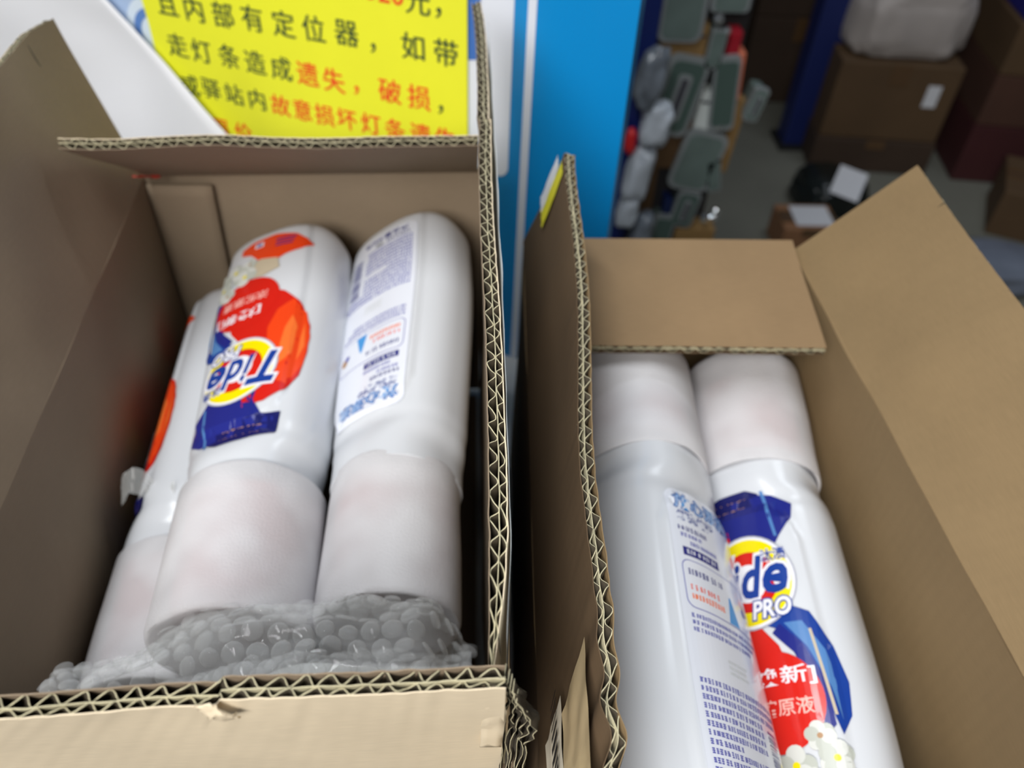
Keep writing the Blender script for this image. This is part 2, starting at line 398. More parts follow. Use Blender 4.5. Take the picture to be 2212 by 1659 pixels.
# clear tape over the right flap
m_tape = film('clear tape', (215, 222, 225), .62, .1, .25, 90)
tp = bmesh.new()
def tf(u, v):
    p = rt0.lerp(rt1, .02+u*.90)+V((T+.0006+.0012*v, 0, .0015-v*.05))
    p.x += .0006*noise.noise(V((u*14, v*3, 1)))+(.0010*sin(u*pi)*(1-v))+crR(u, 1)*0-(1-crR(u+.02, 1))*T*.6
    p.z += .0008*noise.noise(V((u*30, 3, 1)))
    return p
grid(tp, tf, 80, 4)
o = link('clear_tape', tp, m_tape, smooth=True); md = o.modifiers.new('t', 'SOLIDIFY'); md.thickness = .00012; setp(o, b1)

# =================================================================== right carton
b2 = rooted('cardboard_carton', (.12, .25, BZ), 'right open tan cardboard carton with far flap folded inwards over foam wrapped caps', 'carton')
L2F, R2F = V((.034, .4015, 0)), V((.188, .398, 0)); L2N, R2N = V((.027, .030, 0)), V((.2105, .035, 0))
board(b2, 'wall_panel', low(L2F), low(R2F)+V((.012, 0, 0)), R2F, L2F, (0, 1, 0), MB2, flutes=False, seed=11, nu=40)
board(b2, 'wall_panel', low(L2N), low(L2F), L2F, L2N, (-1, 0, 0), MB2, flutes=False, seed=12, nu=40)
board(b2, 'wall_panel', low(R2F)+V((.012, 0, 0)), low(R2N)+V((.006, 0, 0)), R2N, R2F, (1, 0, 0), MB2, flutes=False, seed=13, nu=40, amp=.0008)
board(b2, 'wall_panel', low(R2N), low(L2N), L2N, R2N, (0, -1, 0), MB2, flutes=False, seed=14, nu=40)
bm = bmesh.new(); box(bm, (.115, .215, BZ+T/2), (.160, .36, T)); setp(link('bottom_panel', bm, k_in2), b2)
# left flap leaning in
a0, a1 = at_z(1352, 1800, .070), at_z(1243, 302, .075)
def crL(u, v): return 1-.25*max(0, 1-u/.2)*v
def bL(u, v, w):
    s = v*max(0, (.22-u)/.22)
    c = max(0, (u-.955)/.045)
    return (.0018*sin(u*110)*s+.0012*sin(u*12)*v, -.012*c*v, .0012*sin(u*80+1)*s-.002*c*v)
board(b2, 'left_flap', L2N, L2F, a1, a0, (-1, 0, 0), MB2, nu=200, seed=15, crush=crL, bend=bL, label='left flap with outer face darkened for shade and wavy fluted edge')
# far flap folded down over the caps
z0 = .0015
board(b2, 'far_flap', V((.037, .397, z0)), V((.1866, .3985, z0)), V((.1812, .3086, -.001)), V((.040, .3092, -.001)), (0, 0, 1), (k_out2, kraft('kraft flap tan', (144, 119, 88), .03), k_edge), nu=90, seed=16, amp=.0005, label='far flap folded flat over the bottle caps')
# right flap spread outwards
tipz = .060
tip = at_z(1995, 366, tipz); tipn = at_z(2330, 790, tipz)
r0 = R2N+V((.001, 0, 0)); tn = V((.262, .03, .052))
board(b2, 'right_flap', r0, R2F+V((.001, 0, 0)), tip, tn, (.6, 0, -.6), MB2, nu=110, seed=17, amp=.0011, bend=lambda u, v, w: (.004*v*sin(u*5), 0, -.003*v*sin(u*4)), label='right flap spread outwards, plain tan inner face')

# decals on the outer face of the right carton's left wall
m_lab = mat('shipping label paper', (222, 214, 196), .5); m_blk = mat('black print', (25, 25, 28), .6)
m_patch = mat('glossy packing tape', (214, 192, 152), .12, .3, 30, coat=.6)
def onflap(u, v, off):                          # point on the outer face of the left flap
    p = L2N.lerp(L2F, u).lerp(a0.lerp(a1, u), v); n = (L2F-L2N).cross(a0-L2N).normalized()
    if n.x > 0: n = -n
    return p+n*(T+.0008+off)
def decal(name, u0, u1, v0, v1, off, m, parent):
    bm = bmesh.new(); grid(bm, lambda a, b: onflap(u0+(u1-u0)*a, v0+(v1-v0)*b, off)+V((.0005*noise.noise(V((a*6, b*4, off*900))), 0, 0)), 20, 8)
    return setp(link(name, bm, m, smooth=True), parent)
dl = decal('tape_patch', .01, .17, .52, .93, .0004, m_patch, b2)
decal('shipping_label', .01, .19, .20, .50, .0003, m_lab, b2)
bm = bmesh.new(); u = .015
random.seed(3)
while u < .20:
    wd = random.choice((.0022, .0040, .0060)); 
    vs = [bm.verts.new(onflap(a, b, .0011)) for a, b in ((u, .36), (u+wd, .36), (u+wd+.004, .46), (u+.004, .46))]
    bm.faces.new(vs); u += wd+random.choice((.003, .005))
setp(link('barcode', bm, m_blk), b2)
st = decal('yellow_sticker', .905, .945, .50, .97, .0006, mat('sticker yellow', (225, 218, 40), .4), b2)

decal('white_sticker', .945, .985, .50, .9, .0006, m_paper, b2)
# =================================================================== bottles
SA, SB, SE = .0415, .0285, 2.5
BL, FOAM = .207, .076
m_hdpe = mat('white bottle plastic', (214, 217, 222), .24, .04, 90, sss=.0, spec=.5)
m_foam = None
def foam_mat():
    m = bpy.data.materials.new('pale foam sheet'); m.use_nodes = True; nt = m.node_tree; N = nt.nodes; L = nt.links
    p = N['Principled BSDF']; p.inputs['Base Color'].default_value = srgb(222, 221, 224); p.inputs['Roughness'].default_value = .55
    tc = N.new('ShaderNodeTexCoord'); vo = N.new('ShaderNodeTexVoronoi'); vo.inputs['Scale'].default_value = 900; L.new(tc.outputs['Object'], vo.inputs['Vector'])
    b = N.new('ShaderNodeBump'); b.inputs['Strength'].default_value = .3; b.inputs['Distance'].default_value = .0004; L.new(vo.outputs[0], b.inputs['Height']); L.new(b.outputs[0], p.inputs['Normal'])
    t = N.new('ShaderNodeBsdfTransparent'); mx = N.new('ShaderNodeMixShader')
    n = N.new('ShaderNodeTexNoise'); n.inputs['Scale'].default_value = 25; L.new(tc.outputs['Object'], n.inputs['Vector'])
    r = N.new('ShaderNodeMapRange'); r.inputs[1].default_value = .35; r.inputs[2].default_value = .65; r.inputs[3].default_value = .02; r.inputs[4].default_value = .24; L.new(n.outputs[0], r.inputs[0])
    L.new(r.outputs[0], mx.inputs[0]); L.new(p.outputs[0], mx.inputs[1]); L.new(t.outputs[0], mx.inputs[2]); L.new(mx.outputs[0], N['Material Output'].inputs[0])
    return m
m_foam = foam_mat()
m_cap = mat('red orange cap', (226, 60, 30), .35)
def smooth(a, b, x):
    t_ = max(0, min(1, (x-a)/(b-a))); return t_*t_*(3-2*t_)
# section table by arc length from the front centre
_th = []; _s = 0; _prev = None
for k in range(721):
    a = k/720*2*pi
    x = SA*math.copysign(abs(sin(a))**(2/SE), sin(a)); y = -SB*math.copysign(abs(cos(a))**(2/SE), cos(a))
    if _prev: _s += sqrt((x-_prev[0])**2+(y-_prev[1])**2)
    _prev = (x, y); _th.append((_s, x, y))
PER = _s
def sect(s):
    s = s % PER; lo, hi = 0, 720
    while hi-lo > 1:
        m_ = (lo+hi)//2
        if _th[m_][0] <= s: lo = m_
        else: hi = m_
    t_ = (s-_th[lo][0])/max(1e-9, _th[hi][0]-_th[lo][0])
    x = _th[lo][1]*(1-t_)+_th[hi][1]*t_; y = _th[lo][2]*(1-t_)+_th[hi][2]*t_
    dx = _th[hi][1]-_th[lo][1]; dy = _th[hi][2]-_th[lo][2]; n = V((dy, -dx, 0)).normalized()
    if n.dot(V((x, y, 0))) < 0: n = -n
    return x, y, n
def prof(z):
    """width scales of the body at height z above the base: (kx, ky)"""
    e = sqrt(max(0, 1-((.020-z)/.020)**2)) if z < .020 else 1
    kb = .62+.38*e if z < .020 else 1
    tp_ = 1-.15*smooth(.06, .20, z)-.0*kb
    kx = kb*tp_*(.95+.05*smooth(0, .07, z)); ky = kb
    rn = .0308
    k2 = smooth(.180, .196, z); w_ = 1-.020*math.exp(-((z-.181)/.004)**2)
    return (kx*(1-k2)+k2*rn/SA)*w_, (ky*(1-k2)+k2*rn/SB)*w_
def surf(s, z, off=0):
    x, y, n = sect(s); kx, ky = prof(z)
    # raised flat panel on front and back
    sc_ = min(abs(((s+PER/2) % PER)-PER/2), abs(s % PER-PER/2))   # distance from the front or back centre line
    pan = (1-smooth(.0285, .0315, sc_))*smooth(.010, .014, z)*(1-smooth(.174, .179, z))
    pan *= 1-smooth(.0275, .0300, sqrt(max(0, sc_-.012)**2+max(0, z-.158)**2*1.0)+.012) if z > .158 else 1
    return V((x*kx, y*ky, z))+n*(off+.0016*pan-.0004)
def bottle_body():
    bm = bmesh.new(); zs = [0, .0004, .0015, .003, .005, .008, .0105, .012, .0135, .016, .02]+[.024+.004*k for k in range(29)]+[.140+.0025*k for k in range(22)]+[.196, .200, .204, BL]
    ns = 132; rings = []
    for z in zs: rings.append([bm.verts.new(surf(PER*k/ns, z)) for k in range(ns)])
    for a, b in zip(rings, rings[1:]):
        for k in range(ns): bm.faces.new((a[k], a[(k+1) % ns], b[(k+1) % ns], b[k]))
    bm.faces.new(rings[0][::-1])
    # collar and neck
    last = rings[-1]
    for z, r in ((BL+.001, .0300), (BL+.0015, .0270), (BL+.008, .0265)):
        rg = [bm.verts.new(V((r*sin(2*pi*k/ns), -r*cos(2*pi*k/ns), z))) for k in range(ns)]
        for k in range(ns): bm.faces.new((last[k], last[(k+1) % ns], rg[(k+1) % ns], rg[k]))
        last = rg
    bm.faces.new(last)
    me = bpy.data.meshes.new('bottle_body'); bmesh.ops.recalc_face_normals(bm, faces=bm.faces[:]); bm.to_mesh(me); bm.free()
    me.materials.append(m_hdpe)
    for p in me.polygons: p.use_smooth = True
    me.set_sharp_from_angle(angle=radians(50))
    return me
def lathe(prof_, ns=64, wob=0, seed=0, squash=1):
    bm = bmesh.new(); last = None
    for i, (r, z) in enumerate(prof_):
        rg = []
        for k in range(ns):
            a = 2*pi*k/ns; rr_ = r*(1+wob*noise.noise(V((cos(a)*1.3, sin(a)*1.3, z*25+seed))))
            rg.append(bm.verts.new(V((rr_*sin(a), -rr_*cos(a)*squash, z+wob*.02*noise.noise(V((cos(a)*2, sin(a)*2, seed+i)))))))
        if last:
            for k in range(ns): bm.faces.new((last[k], last[(k+1) % ns], rg[(k+1) % ns], rg[k]))
        else: bm.faces.new(rg[::-1])
        last = rg
    bm.faces.new(last); return bm
# flat print composer -------------------------------------------------
class Print:
    def __init__(s): s.items = []; s.mats = []
    def mi(s, m):
        if m not in s.mats: s.mats.append(m)
        return s.mats.index(m)
    def poly(s, pts, m, layer): s.items.append(([V((x, y, 0)) for x, y in pts], [tuple(range(len(pts)))], s.mi(m), layer))
    def circ(s, x, y, r, m, layer, ry=None, n=40): s.poly([(x+r*cos(2*pi*k/n), y+(ry or r)*sin(2*pi*k/n)) for k in range(n)], m, layer)
    def rect(s, x0, x1, y0, y1, m, layer, r=0):
        if r <= 0: s.poly([(x0, y0), (x1, y0), (x1, y1), (x0, y1)], m, layer); return
        p = []
        for cx_, cy_, a0_ in ((x1-r, y0+r, -pi/2), (x1-r, y1-r, 0), (x0+r, y1-r, pi/2), (x0+r, y0+r, pi)):
            for k in range(5): p.append((cx_+r*cos(a0_+k*pi/8), cy_+r*sin(a0_+k*pi/8)))
        s.poly(p, m, layer)
    def text(s, st_, x, y, h, m, layer, off=0, shear=0, wide=None, ang=0):
        vs, fs, (x0, x1, y0, y1) = text2d(st_, off, shear)
        vs0, _, (bx0, bx1, by0, by1) = text2d(st_, 0, shear)
        k = h/(by1-by0); kx = k if wide is None else wide/(bx1-bx0)
        out_ = []
        for a, b in vs:
            p = ((a-(bx0+bx1)/2)*kx, (b-(by0+by1)/2)*k); out_.append(V((x+p[0]*cos(ang)-p[1]*sin(ang), y+p[0]*sin(ang)+p[1]*cos(ang), 0)))
        s.items.append((out_, fs, s.mi(m), layer))
    def build(s, name, fn, us, vs_, tri=True):
        """cut along lines u=const / v=const so the print can follow a curved surface, then map by fn(x,y,layer)"""
        bm = bmesh.new()
        lay = bm.faces.layers.int.new('lay')
        for co, fs, mi, layer in s.items:
            B = [bm.verts.new((p.x, p.y, 0)) for p in co]
            for f in fs:
                if len(set(f)) < 3: continue
                try: q = bm.faces.new([B[i] for i in f])
                except ValueError: continue
                q.material_index = mi; q[lay] = layer
        bmesh.ops.triangulate(bm, faces=[f for f in bm.faces if len(f.verts) > 4])
        for u_ in us: bmesh.ops.bisect_plane(bm, geom=bm.verts[:]+bm.edges[:]+bm.faces[:], plane_co=(u_, 0, 0), plane_no=(1, 0, 0))
        for v_ in vs_: bmesh.ops.bisect_plane(bm, geom=bm.verts[:]+bm.edges[:]+bm.faces[:], plane_co=(0, v_, 0), plane_no=(0, 1, 0))
        for v in bm.verts:
            l_ = v.link_faces[0][lay] if v.link_faces else 0
            v.co = fn(v.co.x, v.co.y, l_)
        me = bpy.data.meshes.new(name); bm.to_mesh(me); bm.free()
        for m in s.mats: me.materials.append(m)
        return me
MM = .001
c_navy = mat('print navy', (32, 40, 130), .25, coat=.3); c_navy2 = mat('print deep blue', (24, 62, 150), .25, coat=.3); c_lblue = mat('print steel blue', (84, 132, 190), .25, coat=.3)
c_red = mat('print red', (214, 32, 20), .25, coat=.3); c_org = mat('print orange', (242, 70, 22), .25, coat=.3); c_org2 = mat('print light orange', (250, 118, 50), .25, coat=.3)
c_yel = mat('print yellow', (244, 226, 0), .25, coat=.3); c_wht = mat('print clean white', (240, 240, 246), .25, coat=.3); c_sil = mat('print silver', (176, 178, 190), .25, coat=.3)
c_brz = mat('print bronze', (176, 134, 92), .3); c_txt = mat('print text violet', (92, 96, 176), .4); c_cyan = mat('print cyan', (60, 150, 220), .3)
c_pet = mat('print petal', (216, 218, 212), .3); c_pet2 = mat('print petal shade', (190, 194, 184), .3); c_beige = mat('print beige', (200, 186, 160), .3); c_lab = mat('label film', (232, 236, 246), .2, coat=.4)
def front_label():
    p = Print(); q = lambda L_: [(x*MM, y*MM) for x, y in L_]
    # ribbons behind the roundel
    p.poly(q([(-27, 183), (-14, 186), (4, 187), (20, 184), (30, 178), (28, 170), (20, 160), (12, 148), (-16, 150), (-14, 164), (-20, 174), (-27, 176)]), c_navy, 1)
    p.poly(q([(-30, 186), (-12, 189), (6, 189), (13, 186), (8, 180), (-10, 176), (-30, 172)]), mat('print midnight', (22, 26, 96), .25, coat=.3), 2)
    p.poly(q([(14, 187), (16, 187), (19, 160), (17.5, 160)]), c_lblue, 2)
    # big red petals, left
    p.poly(q([(-8, 168), (-20, 166), (-30, 158), (-36, 146), (-38, 128), (-37, 108), (-31, 92), (-20, 80), (-8, 74), (4, 72), (12, 76), (14, 90), (10, 106), (0, 120)]), c_red, 1)
    p.poly(q([(-18, 150), (-30, 154), (-37, 138), (-38, 116), (-34, 98), (-26, 88), (-18, 96), (-14, 110), (-16, 130)]), c_org, 2)
    p.poly(q([(-24, 140), (-31, 132), (-32, 114), (-27, 102), (-24, 112), (-23, 126)]), c_org2, 3)
    p.poly(q([(-33, 136), (-36, 124), (-34, 106), (-33, 118)]), c_org2, 3)
    # blue swoosh, right
    p.poly(q([(2, 118), (14, 112), (22, 96), (26, 78), (29, 66), (34, 74), (36, 88), (33, 104), (26, 120), (14, 126)]), c_navy2, 4)
    p.poly(q([(14, 116), (22, 104), (28, 86), (30, 72), (32, 86), (29, 102), (22, 116)]), c_lblue, 5)
    p.poly(q([(8, 112), (16, 102), (22, 84), (23, 66), (27, 70), (26, 90), (20, 106), (12, 116)]), c_navy, 5)
    p.poly(q([(24, 112), (25.2, 112), (28.4, 74), (27.2, 74)]), c_beige, 6)
    # red disc with the writing
    p.circ(4*MM, 82*MM, 21*MM, c_red, 6, 22*MM)
    p.text('[焕新]', 8*MM, 92*MM, 9*MM, c_wht, 8, .012, wide=30*MM)
    p.text('浓缩原液', 5*MM, 79*MM, 7.2*MM, mat('print pale pink', (240, 190, 180), .3), 8, .01, wide=30*MM)
    # blossoms
    random.seed(5)
    for (fx, fy, fr) in ((20, 66, 6), (9, 55, 8), (25, 57, 7), (17, 46, 8), (29, 47, 6), (7, 44, 5)):
        for k in range(6):
            a = k*pi/3+random.random(); p.circ((fx+fr*.55*cos(a))*MM, (fy+fr*.55*sin(a))*MM, fr*.5*MM, c_pet if k % 2 else c_pet2, 9+(k % 3), n=14)
        p.circ(fx*MM, fy*MM, fr*.2*MM, c_yel if fr > 6 else c_brz, 12, n=12)
    # orange leaf and fine print near the base
    p.poly(q([(-33, 34), (-22, 24), (-8, 20), (8, 21), (16, 24), (16, 30), (8, 34), (2, 42), (-8, 50), (-16, 44), (-26, 40)]), c_org, 2)
    p.rect(0, 6*MM, 24*MM, 29*MM, c_wht, 4); p.rect(1.2*MM, 4.8*MM, 25*MM, 28*MM, c_txt, 5)
    for k in range(3): p.rect((-22+k)*MM, (-9)*MM, (26+3*k)*MM, (27.3+3*k)*MM, c_navy, 4)
    p.poly(q([(-14, 56), (-4, 60), (8, 58), (10, 48), (0, 42), (-12, 46)]), c_beige, 4)
    ks = .88
    def C_(x, y, r, m, l_): p.circ(x*ks, .139+(y-.136)*ks, r*ks, m, l_)
    def T_(t_, x, y, h, m, l_, off, sh, wd): p.text(t_, x*ks, .139+(y-.136)*ks, h*ks, m, l_, off, sh, wd*ks)
    # roundel
    C_(0, 136*MM, 27.5*MM, c_sil, 13); C_(0, 136*MM, 26.6*MM, c_wht, 14); C_(0, 136*MM, 25*MM, c_yel, 15); C_(0, 136*MM, 17.5*MM, c_red, 16); C_(0, 135*MM, 11*MM, c_wht, 17)
    for off, m, l_ in ((.085, c_wht, 18), (.03, c_navy2, 19)):
        T_('T', -17.5*MM, 139*MM, 24*MM, m, l_, off, .35, 17*MM); T_('i', -7.5*MM, 136.5*MM, 20*MM, m, l_+2, off, .35, 6*MM)
        T_('d', 3*MM, 138*MM, 22*MM, m, l_+2, off, .3, 13*MM); T_('e', 16*MM, 135*MM, 15*MM, m, l_+2, off, .3, 13*MM)
    for off, m, l_ in ((.09, c_navy2, 22), (.03, c_wht, 23)): T_('PRO', 11*MM, 119*MM, 9.5*MM, m, l_, off, .2, 21*MM)
    for off, m, l_ in ((.06, c_wht, 22), (.02, c_navy2, 23)): T_('汰渍', 17*MM, 149*MM, 7*MM, m, l_, off, 0, 14*MM)
    p.text('鲜亮焕彩', -8*MM, 182.5*MM, 5.2*MM, c_brz, 4, .015, 0, 26*MM)
    return p.build('front_label', lambda x, y, l_: surf(x, y*.99, .0006+.00003*l_), [k*.0025-.04 for k in range(33)], [k*.005 for k in range(3, 39)])
def back_label():
    p = Print()
    p.rect(-27*MM, 27*MM, 21*MM, 176*MM, c_lab, 0, 6*MM)
    for off, m, l_ in ((.06, c_navy2, 4), (.02, c_cyan, 5), (-.02, c_wht, 6)):
        p.text('放心混洗', -2*MM, 168*MM, 8.0*MM, m, l_, off, 0, 42*MM)
    for off, m, l_ in ((.07, c_navy2, 2), (-.01, c_lab, 7)): p.text('鲜亮焕彩', -9*MM, 160*MM, 5.0*MM, m, l_, off, 0, 26*MM)
    random.seed(9)
    def line(x0, x1, y, h, m=c_txt, l_=2, gap=.25):
        x = x0
        while x < x1-.8:
            w_ = random.uniform(.9, 1.9)
            w_ = min(w_, x1-x); hh = h*random.uniform(.75, 1)
            for q in (-.36, .02, .4):
                p.rect(x*MM, (x+w_*random.uniform(.7, 1))*MM, (y+q*hh-h*.11)*MM, (y+q*hh+h*.11)*MM, m, l_)
            p.rect((x+w_*.35)*MM, (x+w_*.55)*MM, (y-hh/2)*MM, (y+hh/2)*MM, m, l_+1)
            x += w_+gap*random.choice((1, 1, 1, 3))
    line(-23, -3, 153, 2.6, c_navy); line(-22, -7, 149.4, 2.2); line(-17, 3, 145.6, 2.2)
    p.rect(-22*MM, 2*MM, 138.6*MM, 143*MM, c_navy, 2)
    line(-20, 0, 140.8, 2.4, c_lab, 4, .5)
    p.rect(-24*MM, 25*MM, 113*MM, 136.5*MM, c_txt, 2, 4*MM); p.rect(-23.6*MM, 24.6*MM, 113.4*MM, 136.1*MM, c_lab, 3, 3.8*MM)
    line(-21, 2, 130.5, 3.2, c_navy, 5, .6); line(-21, -3, 123, 2.8, c_org, 5, .5); line(-21, 1, 118.6, 2.8, c_org2, 5, .4)
    p.poly([(x*MM, (y+10.7)*MM) for x, y in ((2, 103), (10, 103), (8, 111), (6.6, 116), (5.2, 116), (4, 111))], c_cyan, 5)
    p.circ(20*MM, 126*MM, 3*MM, c_brz, 5); p.circ(17.6*MM, 124*MM, 2*MM, c_txt, 6)
    for k in range(3): line(-23, 23-4*k, 109.5-3.1*k, 2.0)
    for k in range(3): line(-6, 7, 94-2.4*k, 1.6, mat('faint stamp grey', (212, 216, 216), .4), 2)
    for k in range(3): line(-24, 24, 82-3.3*k, 2.3)
    for k in range(12): line(-24, 10 if k != 4 else -6, 72-3.3*k, 2.3)
    y = 36.0
    while y < 72:
        h = random.choice((.4, .7, 1.2)); p.rect(14*MM, 22*MM, y*MM, (y+h)*MM, c_navy, 3); y += h+random.choice((.4, .8))
    line(-22, -4, 31, 2.6, c_navy); line(-2, 4, 31, 3.4, mat('black print', (25, 25, 28)))
    p.text('净含量:900克', -4*MM, 26*MM, 4.6*MM, c_navy, 4, .02, 0, 34*MM)
    return p.build('back_label', lambda x, y, l_: surf(x+PER/2, y*.99+.001, .0006+.00003*l_), [k*.0025-.04 for k in range(33)], [k*.005 for k in range(3, 39)])
ME_BODY, ME_FRONT, ME_BACK = bottle_body(), front_label(), back_label()
def bottle(base, cap, roll, label, foam_r=.0335, seed=0, squash=1, foam_len=FOAM, group='detergent bottles in the two cartons', fs=1.0):
    """base and cap are points on the bottle's axis; roll turns its printed front around it (0 = front up)"""
    A = (V(cap)-V(base)).normalized()
    up = V((0, 0, 1)); F0 = (up-A*up.dot(A)).normalized(); S0 = A.cross(F0)
    F = F0*cos(roll)+S0*sin(roll); Rg = A.cross(F)
    M = Matrix((Rg, -F, A)).transposed().to_4x4(); M.translation = V(base)
    e = empty('detergent_bottle'); e.matrix_world = M; tag(e, label, 'bottle', group)
    for nm, me in (('bottle_body', ME_BODY), ('front_label', ME_FRONT), ('back_label', ME_BACK)):
        o = bpy.data.objects.new(nm, me); COL.objects.link(o); o.parent = e
    link('cap', lathe([(.0285, BL+.001), (.029, BL+.004), (.0285, BL+.05), (.027, BL+.058), (.024, BL+.06)], 48), m_cap, e, True).data.set_sharp_from_angle(angle=radians(40))
    r = foam_r; z0_ = BL-.004
    pf = [(r-.0022, BL+.004), (r-.002, z0_+.0005), (r-.0008, z0_), (r, z0_+.002), (r, z0_+.015), (r*1.012, z0_+.04), (r*1.02, z0_+foam_len-.012), (r*1.02, z0_+foam_len-.003), (r*.99, z0_+foam_len), (r*.94, z0_+foam_len+.0005), (r*.80, z0_+foam_len-.002)]
    link('foam_sleeve', lathe(pf, 72, .03, seed, squash), m_foam, e, True).data.set_sharp_from_angle(angle=radians(60))
    return e
R = radians
# left carton: caps towards the camera
bottle((-.119, .452, -.049), (-.104, .177, -.049), R(23), 'left inverted bottle in left carton, roundel facing up', .0348, 1)
bottle((-.0405, .4590, -.0455), (-.0365, .18, -.0455), R(180+37), 'right inverted bottle in left carton, back label facing up', .0318, 2)
bottle((-.166, .452, -.108), (-.153, .18, -.108), R(82), 'lower bottle at the left wall of left carton, half hidden', .033, 3)
bottle((-.044, .450, -.118), (-.043, .18, -.114), R(-50), 'lower bottle at the right wall of left carton, mostly hidden', .033, 4)
# right carton: caps away from the camera
bottle((.0835, .056, -.044), (.0880, .33, -.044), R(180+43), 'left bottle in right carton, white back label facing up', .0335, 5)
bottle((.1415, .071, -.090), (.1600, .345, -.064), R(-40), 'right bottle in right carton, roundel partly covered by neighbour', .0345, 6)
bottle((.073, .072, -.135), (.073, .346, -.135), R(60), 'lower bottle in right carton under the left one', .033, 7)

# =================================================================== bubble wrap in front of the caps
m_bub = film('bubble wrap film', (248, 250, 250), .89, .04, blend=.16)
def bw_layer(bm, org, su, sv, nu, nv, hfun, seed, r=.0040, pitch=.0092):
    """one sheet: base film plus a hexagonal field of domes"""
    def S(u, v): return hfun(u, v)
    grid(bm, S, nu, nv)
    j = 0; y = 0.0
    while y <= sv:
        x = (pitch/2 if j % 2 else 0)
        while x <= su:
            u, v = x/su, y/sv; e = .01
            p = S(u, v); n = (S(min(1, u+e), v)-p if u < .98 else p-S(u-e, v)).cross(S(u, min(1, v+e))-p if v < .98 else p-S(u, v-e)).normalized()
            if n.z < 0: n = -n
            tx = n.orthogonal().normalized(); ty = n.cross(tx)
            h = r*random.uniform(.25, .6); rj = r*random.uniform(.9, 1.08)
            prev = None
            for (k, zz) in ((1, 0), (.96, .45), (.78, .8), (.45, .97)):
                rg = [bm.verts.new(p+tx*(rj*k*cos(a*pi/6))+ty*(rj*k*sin(a*pi/6))+n*(h*zz)) for a in range(12)]
                if prev:
                    for a in range(12):
                        f = bm.faces.new((prev[a], prev[(a+1) % 12], rg[(a+1) % 12], rg[a])); f.smooth = True
                prev = rg
            f = bm.faces.new(prev); f.smooth = True
            x += pitch
        y += pitch*.87; j += 1
def nz(x, y, s): return noise.noise(V((x, y, s)))
bwr = rooted('bubble_wrap', (-.08, .13, -.10), 'crumpled clear bubble wrap stuffed against the near flap below the caps', 'bubble wrap')
def hf1(u, v):                                  # rolled hump
    x = -.172+.171*u; side = smooth(0, .55, u)
    a = pi*(.10+v*.62)
    cz = -.064+.029*side-.035*smooth(.86, 1, u)**2; ry = .026+.006*side; rz = .022+.008*side
    n_ = .0065*nz(u*6, v*5, 3)+.003*nz(u*15, v*11, 5)
    return V((x+.004*nz(u*4, v*4, 8), min(.1755, .137+.010*side+(ry+n_)*cos(a)), cz+.005+(rz+n_)*sin(a)))
def hf2(u, v):
    x = -.150+.150*u; side = smooth(0, .6, u)
    n_ = .005*nz(u*7, v*4, 13)+.003*nz(u*16, v*9, 15)
    return V((x, .112+.050*v, -.062+.028*side+.016*sin(v*3)+n_*1.4))
bm = bmesh.new(); bw_layer(bm, None, .175, .062, 70, 30, hf1, 1)
o = link('rolled_sheet', bm, m_bub); o['kind'] = 'stuff'; setp(o, bwr)
bm = bmesh.new(); bw_layer(bm, None, .155, .055, 60, 24, hf2, 2)
o = link('inner_sheet', bm, m_bub); o['kind'] = 'stuff'; setp(o, bwr)
bm = bmesh.new(); grid(bm, lambda u, v: V((-.135+.13*u, .110+.05*v+.004*nz(u*3, 1, 1), -.070+.030*smooth(0, .6, u)+.012*sin(v*3)+.006*nz(u*5, v*4, 21))), 40, 16)
o = link('foam_scrap', bm, mat('foam scrap', (206, 208, 206), .6, .3, 400), smooth=True); setp(o, bwr)
# torn clear film caught beside the lower bottle
bm = bmesh.new(); grid(bm, lambda u, v: V((-.188+.030*u, .272+.004*sin(u*5)+.010*v, -.082+.006*sin(u*7)+.010*v+.003*nz(u*9, v*5, 4))), 24, 6)
tag(link('film_scrap', bm, film('thin film scrap', (226, 228, 226), .7, .2), smooth=True), 'torn scrap of clear film between left carton wall and lower bottle', 'plastic film')

# =================================================================== far background: rack of hanging goods
m_post = mat('dark blue enamel', (20, 38, 104), .35); m_dark = mat('rack backing', (44, 42, 44), .7, .1, 60, .2, 8)
RY = 1.30
rk = rooted('display_rack', at_y(1480, 540, RY)*1, 'tall display rack with blue front post crammed with hanging plastic containers', 'rack')
rk.location.z = FZ
xl, xr = at_y(1385, 100, RY).x, at_y(1605, 100, RY).x
bm = bmesh.new(); box(bm, ((xl+xr)/2+.0, RY+.012, (FZ+.9)/2), (xr-xl, .024, .9-FZ)); setp(link('backing_panel', bm, m_dark), rk)
bm = bmesh.new(); box(bm, (xl-.001, RY-.03, (FZ+.9)/2), (.028, .04, .9-FZ), bev=.003); setp(link('post', bm, m_post), rk)
m_frost = mat('frosted lid plastic', (104, 120, 116), .3, .05, 40, .1, 30, trans=.0); m_frost2 = mat('frosted rim plastic', (136, 142, 144), .3)
m_in = mat('lid recess green', (76, 96, 90), .4); m_slot = mat('lid slot dark', (66, 66, 74), .4)
def rrect(bm, w_, h, r, y0, y1, mi, n=5, cx_=0, cz=0, taper=1):
    def lp(y, k):
        L_ = []
        for a, b, t0 in ((w_/2-r, -h/2+r, -pi/2), (w_/2-r, h/2-r, 0), (-w_/2+r, h/2-r, pi/2), (-w_/2+r, -h/2+r, pi)):
            for q in range(n+1): L_.append(bm.verts.new((cx_+(a+r*cos(t0+q*pi/2/n))*k, y, cz+(b+r*sin(t0+q*pi/2/n))*k)))
        return L_
    A, B = lp(y0, 1), lp(y1, taper)
    for i in range(len(A)):
        f = bm.faces.new((A[i], A[(i+1) % len(A)], B[(i+1) % len(B)], B[i])); f.material_index = mi
    f = bm.faces.new(A[::-1]); f.material_index = mi; f = bm.faces.new(B); f.material_index = mi
